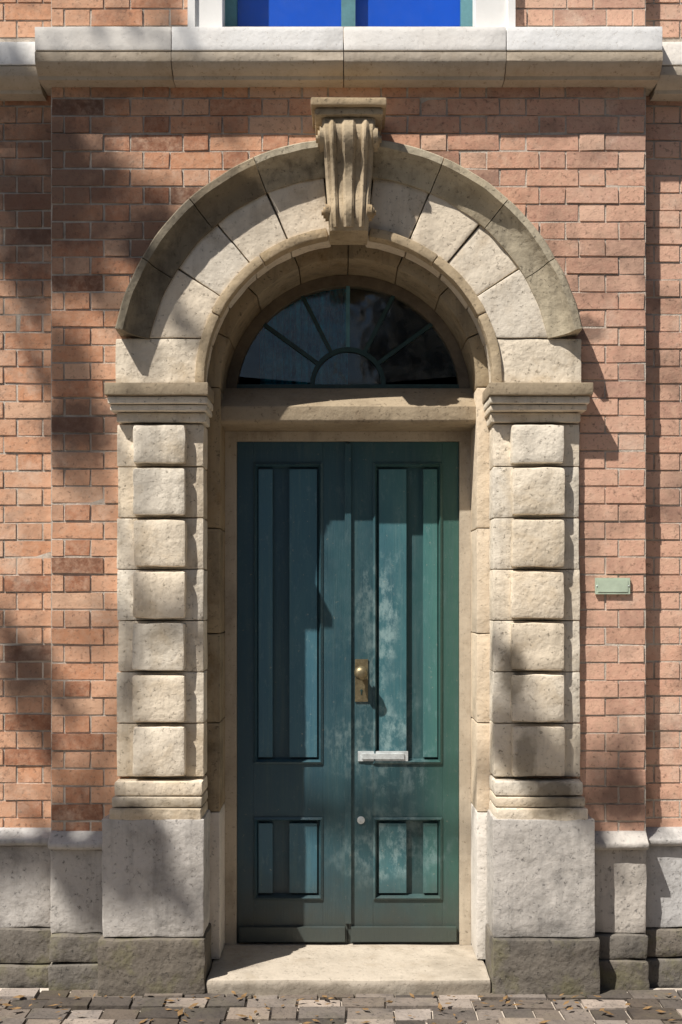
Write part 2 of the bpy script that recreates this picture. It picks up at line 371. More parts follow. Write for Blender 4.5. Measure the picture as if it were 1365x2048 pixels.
order = sorted(range(len(places)), key=lambda i: -vis(places[i]))
stuff = []
for r_, i in enumerate(order):
    x, y, z, L = places[i]
    if r_ < 296 and vis(places[i]) > 0:
        Lq = max(0.03, round(L / 0.01) * 0.01) if L not in (0.22, 0.11) else L
        o = bpy.data.objects.new('brick', brick_mesh('b', L, random.randrange(6))); COL.objects.link(o); o.parent = wall
        o.location = (x, y + random.uniform(-0.0035, 0.0025), z + random.uniform(-0.001, 0.001)); o.rotation_euler = (0, random.uniform(-0.006, 0.006), random.uniform(-0.008, 0.008))
    else: stuff.append(places[i])
print('BRICKS', len(places), 'stuff', len(stuff))
bm = bmesh.new()
for x, y, z, L in stuff:
    t = bpy.data.meshes.new('t'); b2 = bmesh.new(); dy = random.uniform(-0.003, 0.002)
    box(b2, x - L / 2 + J / 2, x + L / 2 - J / 2, y + dy, y + 0.05, z + J / 2, z + CH - J / 2)
    bevel(b2, 0.0045, 1); b2.to_mesh(t); b2.free(); bm.from_mesh(t); bpy.data.meshes.remove(t)
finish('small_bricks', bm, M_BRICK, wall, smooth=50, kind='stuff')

# cornice (string course under the upper window)
def cornice(x0, x1, yo, dz, nm):
    c = empty('string_course', (0, 0, 0), house)
    zf1 = Z(53, -0.12) + dz; zf0 = Z(100, -0.12) + dz; zbm = Z(168, -0.03) + dz
    joints = [x0] + [j for j in (-1.9, -0.72, -0.02, 0.64, 1.9) if x0 + 0.15 < j < x1 - 0.15] + [x1]
    for a, b in zip(joints, joints[1:]):
        bm = bmesh.new(); g = 0.0015
        sweep_x(bm, [(yo + 0.10, zf1 + 0.012), (yo - 0.120, zf1), (yo - 0.120, zf0), (yo + 0.10, zf0)], a + g, b - g)
        bmesh.ops.recalc_face_normals(bm, faces=bm.faces[:]); bevel(bm, 0.004, 2); roughen(bm, 0.0015, 9, a, 4)
        finish('fillet', bm, M_LEAD, c, smooth=40)
        h = zf0 - zbm
        prof = [(yo + 0.10, zf0 - 0.001), (yo - 0.112, zf0 - 0.001), (yo - 0.112, zf0 - h * 0.05), (yo - 0.119, zf0 - h * 0.08), (yo - 0.120, zf0 - h * 0.44), (yo - 0.116, zf0 - h * 0.52),
                (yo - 0.100, zf0 - h * 0.70), (yo - 0.078, zf0 - h * 0.84), (yo - 0.070, zf0 - h * 0.86), (yo - 0.066, zbm), (yo + 0.10, zbm)]
        bm = bmesh.new(); sweep_x(bm, prof, a + g, b - g); bmesh.ops.triangulate(bm, faces=[f for f in bm.faces if len(f.verts) > 4])
        roughen(bm, 0.0018, 10, b, 5)
        finish('moulding', bm, M_CORN, c, smooth=30)
cornice(-BAY - 0.035, BAY + 0.035, 0.0, 0.0, 'mid')
cornice(-3.2, -BAY - 0.037, REC, -0.022, 'side'); cornice(BAY + 0.037, 3.2, REC, -0.022, 'side')

# wall plinth
def plinth_run(x0, x1, yo, joints):
    p = empty('wall_plinth', (0, 0, 0), house)
    ztop = Z(1664); zc = Z(1702, -0.06); zb = Z(1870, -0.05)
    js = [x0] + joints + [x1]
    for a, b in zip(js, js[1:]):
        g = 0.003
        bm = bmesh.new()
        sweep_x(bm, [(yo + 0.05, ztop + 0.006), (yo - 0.004, ztop + 0.004), (yo - 0.052, ztop - 0.03), (yo - 0.060, ztop - 0.036), (yo - 0.060, zc + 0.012), (yo - 0.045, zc), (yo + 0.05, zc)], a + g, b - g)
        bmesh.ops.recalc_face_normals(bm, faces=bm.faces[:]); bevel(bm, 0.003, 1); roughen(bm, 0.003, 14, a, 3)
        finish('coping_stone', bm, M_GREY, p, smooth=40)
        stone('plinth_stone', rect(a + g, b - g, zb, zc - 0.003), yo - 0.025, yo + 0.06, M_GREY, p, 0.009, 0.006, 5)
    x = x0
    while x < x1 - 0.02:
        wd = min(random.uniform(0.16, 0.34), x1 - x)
        if x1 - x - wd < 0.08: wd = x1 - x
        zm = Z(1870, -0.05) - 0.004; z0 = -0.03
        zmid = zm - (zm - z0) * random.uniform(0.4, 0.6)
        stone('footing_stone', rect(x + 0.004, x + wd - 0.004, zmid, zm), yo - 0.04 - random.uniform(0, 0.012), yo + 0.06, M_FOOT, p, 0.012, 0.007, 3)
        stone('footing_stone', rect(x + 0.004 , x + wd - 0.004, z0, zmid - 0.006), yo - 0.055 - random.uniform(0, 0.015), yo + 0.06, M_FOOT, p, 0.012, 0.007, 3)
        x += wd
plinth_run(-BAY, -0.99, 0.0, [])
plinth_run(0.99, BAY, 0.0, [])
plinth_run(-2.2, -BAY - 0.003, REC, [-1.72]); plinth_run(BAY + 0.003, 2.2, REC, [1.66])

# ------------------------------------------------------------------ stone doorcase
dc = {}
def grp(nm, label=None):
    o = empty(nm, (0, 0, 0), house)
    if label: o['label'] = label
    return o
XO = 0.956; XI = 0.60
ZI1 = Z(775); ZI0 = Z(850); ZPB = Z(1632)
arch = grp('arch')
def mir(pts, s): return [(x * s, z) for x, z in pts]
for s in (-1, 1):
    pil = grp('pilaster')
    js = [850, 935, 1037, 1139, 1241, 1343, 1445, 1552]
    for k, (a, b) in enumerate(zip(js, js[1:])):
        z1, z0 = Z(a) - 0.002, Z(b) + 0.002
        # flat backing, then the raised rusticated block
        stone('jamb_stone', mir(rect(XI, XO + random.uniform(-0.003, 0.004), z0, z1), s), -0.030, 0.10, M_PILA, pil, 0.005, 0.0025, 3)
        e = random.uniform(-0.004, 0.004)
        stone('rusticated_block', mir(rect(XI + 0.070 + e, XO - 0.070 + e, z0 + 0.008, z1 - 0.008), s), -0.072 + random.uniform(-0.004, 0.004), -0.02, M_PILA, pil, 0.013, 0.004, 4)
    # moulded base
    for (a, b, pr) in ((1556, 1585, 0.085), (1586, 1606, 0.098), (1607, 1634, 0.115)):
        stone('base_moulding', mir(rect(XI - 0.004 + 0.002, XO + 0.004 + (pr - 0.085) * 0.5, Z(b), Z(a) - 0.001), s), -pr, 0.10, M_PILA, pil, 0.011, 0.003, 3)
    # pedestal
    zt, zm, zb2 = Z(1637, -0.1), Z(1872, -0.1), -0.03
    stone('pedestal_block', mir(rect(XI - 0.012, XO + 0.045, zm, zt), s), -0.118, 0.10, M_GREY, pil, 0.009, 0.005, 6)
    stone('pedestal_foot', mir(rect(XI - 0.02, XO + 0.06, zb2, zm - 0.004), s), -0.140, 0.10, M_FOOT, pil, 0.013, 0.007, 5)
    # impost with moulded profile
    im = grp('impost')
    for (z0, z1, pr) in ((Z(800), Z(775), 0.118), (Z(815), Z(801), 0.100), (Z(828), Z(816), 0.085), (Z(848), Z(829), 0.050)):
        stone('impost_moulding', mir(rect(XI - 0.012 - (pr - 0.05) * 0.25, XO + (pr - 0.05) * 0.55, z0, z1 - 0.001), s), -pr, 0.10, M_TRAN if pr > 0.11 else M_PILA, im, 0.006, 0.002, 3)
    # springer stone between impost and hood
    zt = Z(683)
    a_s = math.asin((zt - SPR) / XI)
    pts = [(XO + 0.004, Z(773)), (XO + 0.004, zt)] + [polar(0, SPR, XI, a_s * (1 - i / 5)) for i in range(6)] + [(XI, Z(773))]
    stone('springer', mir(pts, s), -0.050, 0.10, M_PILA, arch, 0.006, 0.003, 4)
    # voussoirs from springer to keystone
    a0 = a_s; a1 = R(90 - 6.8); nv = 4
    for k in range(nv):
        b0 = a0 + (a1 - a0) * k / nv + 0.004; b1 = a0 + (a1 - a0) * (k + 1) / nv - 0.004
        pts = sector(SPR, XI, 0.862, b0, b1, 7)
        if k == 0:
            lim = zt + 0.003
            ao = math.asin((lim - SPR) / 0.862); ai = math.asin((lim - SPR) / XI)
            pts = [polar(0, SPR, 0.862, ao + (b1 - ao) * i / 7) for i in range(8)] + [polar(0, SPR, XI, b1 + (ai - b1) * i / 7) for i in range(8)]
        stone('voussoir', mir(pts, s), -0.050 + random.uniform(-0.004, 0.004), 0.10, M_CREAM, arch, 0.006, 0.003, 3)
    # plain band (archivolt step) near the opening
    for k in range(3):
        b0 = R(-1.7) + R(83.7) * k / 3 + 0.003; b1 = R(-1.7) + R(83.7) * (k + 1) / 3 - 0.003
        stone('arch_bead', mir(sector(SPR, XI - 0.008, XI + 0.032, b0, b1, 10), s), -0.064, 0.0, M_KEY, arch, 0.008, 0.002, 1)
    # hood mould in four lengths, profile (radius, projection)
    prof = [(0.838, 0.0), (0.838, -0.060), (0.850, -0.066), (0.870, -0.069), (0.896, -0.080), (0.918, -0.098), (0.930, -0.120), (0.936, -0.130), (0.962, -0.130), (0.968, -0.122), (0.974, 0.03), (0.838, 0.03)]
    h0 = R(11.5); h1 = R(84.6); nh = 4
    for k in range(nh):
        b0 = h0 + (h1 - h0) * k / nh + 0.002; b1 = h0 + (h1 - h0) * (k + 1) / nh - 0.002; nn = 9
        bm = bmesh.new(); rings = []
        for i in range(nn + 1):
            t = b0 + (b1 - b0) * i / nn
            rings.append([bm.verts.new((s * r * math.cos(t), y, SPR + r * math.sin(t))) for r, y in prof])
        for i in range(nn):
            for j in range(len(prof)): bm.faces.new((rings[i][j], rings[i][(j + 1) % len(prof)], rings[i + 1][(j + 1) % len(prof)], rings[i + 1][j]))
        bm.faces.new(rings[0]); bm.faces.new(rings[-1][::-1])
        for v in bm.verts: v.co += noise.noise_vector(v.co * 12 + Vector((s * 5, 0, 0))) * 0.004
        finish('hood_stone', bm, M_HOOD, arch, smooth=28)
    # inner reveal: narrower order carrying the frame
    rv = grp('reveal')
    js = [1.9, 1.45, 1.07, 0.69, 0.06]; zs = [SPR] + js
    for a, b in zip(zs, zs[1:]):
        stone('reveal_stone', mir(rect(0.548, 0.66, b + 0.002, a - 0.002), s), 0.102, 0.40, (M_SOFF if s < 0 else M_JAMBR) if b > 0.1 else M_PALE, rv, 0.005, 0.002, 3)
for k in range(8):
    b0 = math.pi * k / 8 + 0.003; b1 = math.pi * (k + 1) / 8 - 0.003
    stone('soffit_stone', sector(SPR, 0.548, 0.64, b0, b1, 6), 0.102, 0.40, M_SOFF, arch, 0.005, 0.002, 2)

# keystone: scrolled console
key = grp('keystone')
ktop = Z(200, -0.20); kbot = SPR + XI - 0.02
def console(bm, hw_top, hw_bot, yoff, z0, z1):
    kk = 34; rings = []
    for i in range(kk + 1):
        t = i / kk; z = z1 + (z0 - z1) * t; hw = hw_top + (hw_bot - hw_top) * t
        # upper scroll bulges, waist, lower scroll
        y = -0.145 - 0.055 * math.exp(-((t - 0.14) / 0.22) ** 2) - 0.030 * math.exp(-((t - 0.86) / 0.14) ** 2)
        rings.append([bm.verts.new(c) for c in ((-hw, 0.02, z), (-hw, y + yoff + 0.01, z), (-hw + 0.010, y + yoff, z), (hw - 0.010, y + yoff, z), (hw, y + yoff + 0.01, z), (hw, 0.02, z))])
    for i in range(kk):
        for j in range(6): bm.faces.new((rings[i][j], rings[i][(j + 1) % 6], rings[i + 1][(j + 1) % 6], rings[i + 1][j]))
    bm.faces.new(rings[0]); bm.faces.new(rings[-1][::-1])
bm = bmesh.new(); console(bm, 0.108, 0.078, 0.0, kbot, ktop - 0.062)
for v in bm.verts: v.co += noise.noise_vector(v.co * 14) * 0.001
finish('console', bm, M_KEY, key, smooth=32)
for xo in (-0.070, 0.070, 0.0):
    bm = bmesh.new(); console(bm, 0.014 if xo else 0.028, 0.010 if xo else 0.020, -0.016, kbot + 0.012, ktop - 0.075)
    for v in bm.verts:
        t = (v.co.z - kbot) / (ktop - kbot); v.co.x += xo * (0.72 + 0.28 * t)
    finish('fluting_rib', bm, M_KEY, key, smooth=32)
stone('cap', rect(-0.150, 0.150, ktop - 0.030, ktop), -0.225, 0.02, M_KEY, key, 0.007, 0.002, 3)
stone('cap_moulding', rect(-0.137, 0.137, ktop - 0.061, ktop - 0.031), -0.205, 0.02, M_KEY, key, 0.012, 0.002, 3)
for s in (-1, 1):      # rolled volutes on the flanks
    for (zc, r, yc) in ((ktop - 0.135, 0.050, -0.150), (kbot + 0.075, 0.034, -0.145)):
        bm = bmesh.new(); hw = 0.108 if r > 0.04 else 0.086
        for rr_, dx in ((r, 0.008), (r * 0.66, 0.016), (r * 0.30, 0.024)):
            m_ = bmesh.ops.create_cone(bm, cap_ends=True, segments=20, radius1=rr_, radius2=rr_ * 0.9, depth=0.02)
            for v in m_['verts']:
                x, y, z = v.co; v.co = Vector((s * (hw - 0.010 + dx + z * s * 0.0), yc + x, zc + y)) + Vector((z, 0, 0))
        finish('volute', bm, M_KEY, key, smooth=40)

# transom
tr = grp('transom')
bm = bmesh.new()
sweep_x(bm, [(0.40, 2.535), (0.30, 2.535), (0.150, 2.435), (0.135, 2.425), (0.135, 2.365), (0.147, 2.352), (0.20, 2.345), (0.40, 2.345)], -0.572, 0.572)
bmesh.ops.recalc_face_normals(bm, faces=bm.faces[:]); bevel(bm, 0.005, 2); roughen(bm, 0.0015, 8, 3, 4)
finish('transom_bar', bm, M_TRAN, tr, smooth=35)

# threshold
th = grp('doorstep')
stone('step_stone', rect(-0.578, 0.578, -0.03, 0.056), -0.13, 0.40, M_STEP, th, 0.012, 0.004, 6)

# dim hall behind the door
bm = bmesh.new()
for f in (((-1.2, 0.5, -0.05), (-1.2, 2.6, -0.05), (1.2, 2.6, -0.05), (1.2, 0.5, -0.05)),): pass
box(bm, -1.3, 1.3, 2.4, 2.5, 0, 3.6); box(bm, -1.4, -1.3, 0.401, 2.5, 0, 3.6); box(bm, 1.3, 1.4, 0.401, 2.5, 0, 3.6)
box(bm, -1.4, 1.4, 0.401, 2.5, 3.6, 3.7); box(bm, -1.4, 1.4, 0.401, 2.5, -0.1, 0.0)
finish('hall', bm, M_DARK, house)

# ------------------------------------------------------------------ door
DY = 0.33; DB = 0.060; DT = 2.300; HW = 0.495
fr = grp('door_frame')
bm = bmesh.new()
box(bm, -0.5475, -HW - 0.002, DY - 0.02, 0.40, 0.057, 2.344); box(bm, HW + 0.002, 0.5475, DY - 0.02, 0.40, 0.057, 2.344); box(bm, -HW - 0.002, HW + 0.002, DY - 0.02, 0.40, DT + 0.002, 2.344)
bevel(bm, 0.004, 1); finish('frame', bm, M_CFRAME, fr, smooth=40)
def U(px): return px / 480.0 * (D + DY) / D
def W(py): return Z(py, DY)
def leaf(s):
    o = grp('door_leaf')
    y0, y1 = DY, DY + 0.05
    x = lambda u: s * U(u)
    zr = [DB, W(1800), W(1634), W(1528), W(925), DT]   # bottom rail, low panel, lock rail, high panel, top rail
    st_in, st_out, edge = 50, 189, HW
    def bx(bm, xa, xb, za, zb, ya, yb): box(bm, min(xa, xb), max(xa, xb), ya, yb, za, zb)
    for (xa, xb) in ((x(0.8), x(st_in)), (x(st_out), s * edge)):
        bm = bmesh.new(); bx(bm, xa, xb, DB, DT, y0, y1); bevel(bm, 0.003, 1); finish('stile', bm, M_DOOR, o, smooth=40)
    for (za, zb) in ((zr[0], zr[1]), (zr[2], zr[3]), (zr[4], zr[5])):
        bm = bmesh.new(); bx(bm, x(st_in) + s * 0.0005, x(st_out) - s * 0.0005, za, zb, y0 + 0.001, y1); bevel(bm, 0.003, 1); finish('rail', bm, M_DOOR, o, smooth=40)
    for (za, zb) in ((zr[1], zr[2]), (zr[3], zr[4])):
        bm = bmesh.new(); bx(bm, x(st_in), x(st_out), za, zb, y0 + 0.030, y0 + 0.040); finish('panel', bm, M_DOOR, o)
        for (ua, ub) in ((62, 117), (151, 179)):
            bm = bmesh.new(); bx(bm, x(ua), x(ub), za + 0.03, zb - 0.03, y0 + 0.006, y0 + 0.031); bevel(bm, 0.009, 2); finish('raised_board', bm, M_DOORB, o, smooth=40)
        # bolection mould round the panel
        bm = bmesh.new(); ua, ub = x(st_in), x(st_out); wv = 0.020 * s
        xa, xb = (ua, ub)
        outer = [(xa, za), (xb, za), (xb, zb), (xa, zb)]; inner = [(xa + wv, za + 0.020), (xb - wv, za + 0.020), (xb - wv, zb - 0.020), (xa + wv, zb - 0.020)]
        mid = [(xa + wv * 0.5, za + 0.010), (xb - wv * 0.5, za + 0.010), (xb - wv * 0.5, zb - 0.010), (xa + wv * 0.5, zb - 0.010)]
        rings = [[bm.verts.new((p[0], yy, p[1])) for p in lst] for lst, yy in ((outer, y0 - 0.004), (mid, y0 - 0.010), (inner, y0 + 0.018), (inner, y0 + 0.0305))]
        for a, b in zip(rings, rings[1:]):
            for i in range(4): bm.faces.new((a[i], a[(i + 1) % 4], b[(i + 1) % 4], b[i]))
        finish('panel_moulding', bm, M_DOOR, o)
    bm = bmesh.new(); bx(bm, x(6), s * (edge - 0.012), DB + 0.012, DB + 0.075, y0 - 0.022, y0 - 0.0005); bevel(bm, 0.007, 2); finish('weatherboard', bm, M_DOOR, o, smooth=40)
    return o
L1 = leaf(-1); L2 = leaf(1)
def lathe(bm, prof, c, seg=20):
    rings = [[bm.verts.new((c[0] + r * math.cos(2 * math.pi * i / seg), c[1] + y, c[2] + r * math.sin(2 * math.pi * i / seg))) for i in range(seg)] for r, y in prof]
    for a, b in zip(rings, rings[1:]):
        for i in range(seg): bm.faces.new((a[i], a[(i + 1) % seg], b[(i + 1) % seg], b[i]))
    bm.faces.new(rings[0]); bm.faces.new(rings[-1][::-1])
bm = bmesh.new(); box(bm, -0.014, 0.014, DY - 0.014, DY, DB + 0.09, DT - 0.01); bevel(bm, 0.006, 2); finish('astragal', bm, M_DOOR, L2, smooth=40)
kz = W(1512)
bm = bmesh.new(); lathe(bm, [(0.030, 0), (0.030, -0.006), (0.013, -0.010), (0.011, -0.034), (0.024, -0.042), (0.031, -0.058), (0.027, -0.074), (0.012, -0.080)], (U(26), DY, W(1345)))
finish('knob', bm, M_BRASS, L2, smooth=60)
bm = bmesh.new(); box(bm, U(14), U(40), DY - 0.006, DY - 0.0005, W(1345) - 0.13, W(1345) + 0.06); bevel(bm, 0.003, 1); finish('back_plate', bm, M_BRASS, L2, smooth=40)
bm = bmesh.new(); lathe(bm, [(0.0055, 0), (0.0055, -0.0015), (0.004, -0.0018)], (U(27), DY - 0.0062, W(1345) - 0.080), 12); box(bm, U(27) - 0.0028, U(27) + 0.0028, DY - 0.0079, DY - 0.0062, W(1345) - 0.099, W(1345) - 0.082); finish('keyhole', bm, M_FRAME, L2)
bm = bmesh.new(); box(bm, U(20), U(120), DY - 0.007, DY - 0.0005, kz - 0.022, kz + 0.022); bevel(bm, 0.003, 1); finish('letter_plate', bm, M_METAL, L2, smooth=40)
bm = bmesh.new(); box(bm, U(28), U(112), DY - 0.013, DY - 0.0075, kz - 0.012, kz + 0.012); bevel(bm, 0.003, 1); finish('letter_flap', bm, M_METAL, L2, smooth=40)
bm = bmesh.new(); lathe(bm, [(0.017, 0), (0.017, -0.005), (0.006, -0.008)], (U(26), DY, W(1640))); finish('keyhole_cover', bm, M_METAL, L2, smooth=60)

# ------------------------------------------------------------------ fanlight
fan = grp('fanlight', 'dark semicircular fanlight with radiating bars above the door')
FY = 0.345; RF = 0.547; RG = 0.500; ZF = 2.5365
bm = bmesh.new()
nn = 28; dz = ZF - SPR; a0 = math.asin(dz / RF); a1 = math.asin(dz / RG)
out = [polar(0, SPR, RF, a0 + (math.pi - 2 * a0) * i / nn) for i in range(nn + 1)]; inn = [polar(0, SPR, RG, a1 + (math.pi - 2 * a1) * i / nn) for i in range(nn + 1)]
va = [[bm.verts.new((x, y, z)) for x, z in l] for l, y in ((out, FY - 0.015), (inn, FY - 0.015), (inn, FY + 0.035), (out, FY + 0.035))]
for j in range(4):
    a, b = va[j], va[(j + 1) % 4]
    for i in range(nn): bm.faces.new((a[i], a[i + 1], b[i + 1], b[i]))
for e in (0, nn): bm.faces.new([v[e] for v in va])
finish('arched_frame', bm, M_BFRAME, fan, smooth=30)
bm = bmesh.new(); box(bm, -RG, RG, FY - 0.012, FY + 0.03, ZF, ZF + 0.022); bevel(bm, 0.003, 1); finish('bottom_rail', bm, M_FRAME, fan)
bars = [36, 63, 90, 117, 144]; RH = 0.16
for a in bars:
    a = R(a); bm = bmesh.new(); d = Vector((math.cos(a), 0, math.sin(a))); nrm = Vector((-math.sin(a), 0, math.cos(a))); c0 = Vector((0, 0, ZF + 0.02))
    t1 = 0.2
    while (c0 + d * t1 - Vector((0, 0, SPR))).length < RG + 0.004: t1 += 0.003
    vs = []
    for y in (FY - 0.006, FY + 0.022):
        for t, sg in ((RH, -1), (t1, -1), (t1, 1), (RH, 1)): vs.append(bm.verts.new(c0 + d * t + nrm * 0.0085 * sg + Vector((0, y, 0))))
    for f in ((0, 1, 2, 3), (7, 6, 5, 4), (0, 4, 5, 1), (1, 5, 6, 2), (2, 6, 7, 3), (3, 7, 4, 0)): bm.faces.new([vs[i] for i in f])
    finish('glazing_bar', bm, M_TEALF if a == R(90) else M_FRAME, fan)
bm = bmesh.new(); prism(bm, sector(ZF + 0.02, RH - 0.01, RH + 0.01, 0.0, math.pi, 20), FY - 0.007, FY + 0.023); finish('hub_ring', bm, M_FRAME, fan, smooth=30)
# one pane per opening between bars
edges_ = [R(4)] + [R(a) for a in bars] + [R(176)]
for a, b in zip(edges_, edges_[1:]):
    c0 = Vector((0, ZF + 0.02))
    def hit(t):
        u = RH
        while math.hypot(u * math.cos(t), c0.y + u * math.sin(t) - SPR) < RG + 0.003 and u < 0.6: u += 0.004
        return u
    ts = [a + 0.012 + (b - a - 0.024) * i / 6 for i in range(7)]
    pts = [(hit(t) * math.cos(t), c0.y + hit(t) * math.sin(t)) for t in ts] + [(RH * math.cos(t), c0.y + RH * math.sin(t)) for t in ts[::-1]]
    bm = bmesh.new(); prism(bm, pts, FY + 0.006, FY + 0.010)
    tilt = random.uniform(-0.02, 0.02)
    finish('pane', bm, M_GLASS, fan)
bm = bmesh.new(); prism(bm, sector(ZF + 0.02, 0.0015, RH - 0.008, R(3), R(177), 14), FY + 0.006, FY + 0.010); finish('pane', bm, M_GLASS, fan)
bm = bmesh.new()      # folded blue sheet added behind the fanlight, standing in for reflected sky
cn = 60; top = []; bot = []
for i in range(cn + 1):
    x = -0.40 + 0.40 * i / cn; y = 0.43 + 0.018 * math.sin(i * 1.15) + 0.008 * math.sin(i * 2.7)
    top.append(bm.verts.new((x, y, 3.08))); bot.append(bm.verts.new((x + 0.01 * math.sin(i), y, 2.40)))
for i in range(cn): bm.faces.new((top[i], top[i + 1], bot[i + 1], bot[i]))
bmesh.ops.solidify(bm, geom=bm.faces[:], thickness=0.002)
finish('sky_reflection_sheet', bm, M_SKYREF, fan, smooth=60)

# ------------------------------------------------------------------ upper window
win = grp('upper_window', 'window above the ledge with white surround and bright blue blinds')
zs = Z(53, -0.08)
wy = 0.10
for xa, xb in ((X(376, -0.03), X(444, -0.03)), (X(952, -0.03), X(1030, -0.03))):
    bm = bmesh.new(); box(bm, xa, xb, -0.028, 0.16, zs - 0.05, TOP); bevel(bm, 0.006, 2); finish('architrave', bm, M_WHITE, win, smooth=40)
    bm = bmesh.new(); out_ = xa if xa < 0 else xb - 0.03
    box(bm, out_, out_ + 0.03, -0.042, -0.027, zs - 0.05, TOP); bevel(bm, 0.005, 2); finish('architrave_bead', bm, M_WHITE, win, smooth=40)
bm = bmesh.new(); box(bm, X(445), X(951), 0.02, 0.16, zs - 0.06, zs + 0.006); bevel(bm, 0.005, 1); finish('sill', bm, M_WHITE, win, smooth=40)
x0, x1 = X(446, wy), X(950, wy)
for xa, xb in ((x0, x0 + 0.060), (x1 - 0.060, x1), (X(697, wy) - 0.030, X(697, wy) + 0.030)):
    bm = bmesh.new(); box(bm, xa, xb, wy - 0.015, wy + 0.03, zs + 0.008, TOP - 0.03); bevel(bm, 0.004, 1); finish('frame_upright', bm, M_TEALF, win, smooth=40)
bm = bmesh.new(); box(bm, x0 + 0.061, x1 - 0.061, wy - 0.010, wy + 0.028, zs + 0.0075, zs + 0.020)
finish('bottom_rail', bm, M_TEALF, win)
for xa, xb in ((x0 + 0.058, X(697, wy) - 0.028), (X(697, wy) + 0.028, x1 - 0.058)):
    bm = bmesh.new(); box(bm, xa, xb, wy + 0.008, wy + 0.012, zs + 0.03, TOP - 0.03); finish('pane', bm, M_GLASS2, win)
    bm = bmesh.new(); box(bm, xa, xb, wy + 0.034, wy + 0.040, zs + 0.00, TOP); finish('blind', bm, M_BLUE, win)
bm = bmesh.new(); box(bm, x0 - 0.05, x1 + 0.05, wy + 0.20, wy + 0.22, 4.0, TOP); finish('window_back', bm, M_DARK, win)

# ------------------------------------------------------------------ name plate beside the door
pl = empty('door_plate', (X(1224), 0, Z(1172)), label='small pale sage green plate fixed to the bricks right of the doorway', cat='plate')
bm = bmesh.new(); box(bm, -0.072, 0.072, -0.014, -0.003, -0.034, 0.034); bevel(bm, 0.004, 2); finish('plate', bm, M_PLATE, pl, smooth=40)
bm = bmesh.new(); box(bm, -0.062, 0.062, -0.0165, -0.0145, -0.025, 0.025); bevel(bm, 0.0009, 1); finish('raised_field', bm, M_PLATE, pl)
for sx in (-0.066, 0.066):
    bm = bmesh.new(); lathe(bm, [(0.003, 0), (0.003, -0.002), (0.001, -0.003)], (sx, -0.0142, 0), 10); finish('screw', bm, M_METAL, pl)

# ------------------------------------------------------------------ street tree on the pavement to the left of the door, its boughs reach over the street
tree = empty('street_tree', (-7.0, -3.4, -0.03), label='leafy street tree left of the doorway dappling the bricks with shade', cat='tree')
TO = Vector((-7.0, -3.4, -0.03))
rt = random.Random(21)
def limb(bm, pts, radii, seg=9):
    rings = []
    for i, p in enumerate(pts):
        p = Vector(p); d = (Vector(pts[min(i + 1, len(pts) - 1)]) - Vector(pts[max(i - 1, 0)])).normalized()
        a = d.orthogonal().normalized(); b = d.cross(a)
        rings.append([bm.verts.new(p + (a * math.cos(2 * math.pi * k / seg) + b * math.sin(2 * math.pi * k / seg)) * radii[i]) for k in range(seg)])
    for r0, r1 in zip(rings, rings[1:]):
        best = min(range(seg), key=lambda o: sum((r0[k].co - r1[(k + o) % seg].co).length for k in range(0, seg, 2)))
        for k in range(seg): bm.faces.new((r0[k], r0[(k + 1) % seg], r1[(k + 1 + best) % seg], r1[(k + best) % seg]))
    bm.faces.new(rings[-1])
def curve(a, b, n=7, sag=0.0, wob=0.12):
    a, b = Vector(a), Vector(b); out = []
    for i in range(n + 1):
        t = i / n; p = a.lerp(b, t); p.z += sag * math.sin(math.pi * t)
        if 0 < i < n: p += Vector((rt.uniform(-wob, wob), rt.uniform(-wob, wob), rt.uniform(-wob, wob)))
        out.append(p)
    return out
bm = bmesh.new(); limb(bm, curve((0, 0, 0), (0.25, -0.1, 6.2), 8, 0, 0.06), [0.27, 0.22, 0.20, 0.19, 0.18, 0.17, 0.155, 0.14, 0.12], 12)
finish('trunk', bm, M_BARK, tree, smooth=60)
TV = Vector((1.13, 1.0, -2.15))
def over(px, py, t): return Vector((X(px), 0, Z(py))) - TV * t - TO
sprays = [(40, 330, 3.2, .16, 120), (20, 420, 3.3, .14, 90), (90, 260, 3.1, .12, 60), (150, 450, 3.3, .13, 50), (230, 490, 3.1, .14, 60), (340, 520, 3.05, .12, 40), (250, 350, 3.3, .15, 26),
          (150, 720, 3.2, .10, 26), (170, 790, 3.2, .07, 18), (130, 880, 3.1, .13, 40), (30, 1340, 3.2, .12, 56), (90, 1400, 3.2, .08, 26), (190, 1800, 3.0, .10, 44), (160, 1720, 3.0, .12, 46), (260, 1720, 3.05, .10, 44), (340, 1830, 3.0, .12, 60), (290, 1790, 3.0, .09, 40),
          (1020, 1340, 3.3, .05, 14), (1060, 1520, 3.3, .09, 32), (1110, 1600, 3.3, .08, 44), (1170, 1640, 3.3, .08, 34), (1240, 1580, 3.35, .09, 26), (380, 240, 3.2, .13, 24)]
wood = bmesh.new(); leaves = bmesh.new()
fork = Vector((0.25, -0.1, 6.0))
def leafat(c):
    a = rt.uniform(0, 6.28); u = Vector((math.cos(a), math.sin(a), rt.uniform(-.5, .5))).normalized(); v = u.cross(Vector((rt.uniform(-1, 1), rt.uniform(-1, 1), 1))).normalized(); L = rt.uniform(0.045, 0.075); w_ = L * 0.36
    pts = [c - u * L, c - u * L * .3 + v * w_, c + u * L * .4 + v * w_ * .9, c + u * L, c + u * L * .4 - v * w_ * .9, c - u * L * .3 - v * w_]
    leaves.faces.new([leaves.verts.new(p) for p in pts])
mains = [Vector((2.6, 0.2, 8.3)), Vector((1.3, 0.3, 9.8)), Vector((-1.4, -0.5, 9.4)), Vector((0.3, -1.4, 9.0)), Vector((-0.6, 1.0, 10.4))]
for m in mains: limb(wood, curve(fork, m, 7, 0.2), [0.10, .09, .075, .06, .05, .04, .03, .02])
hub2 = Vector((2.6, 0.2, 8.3))
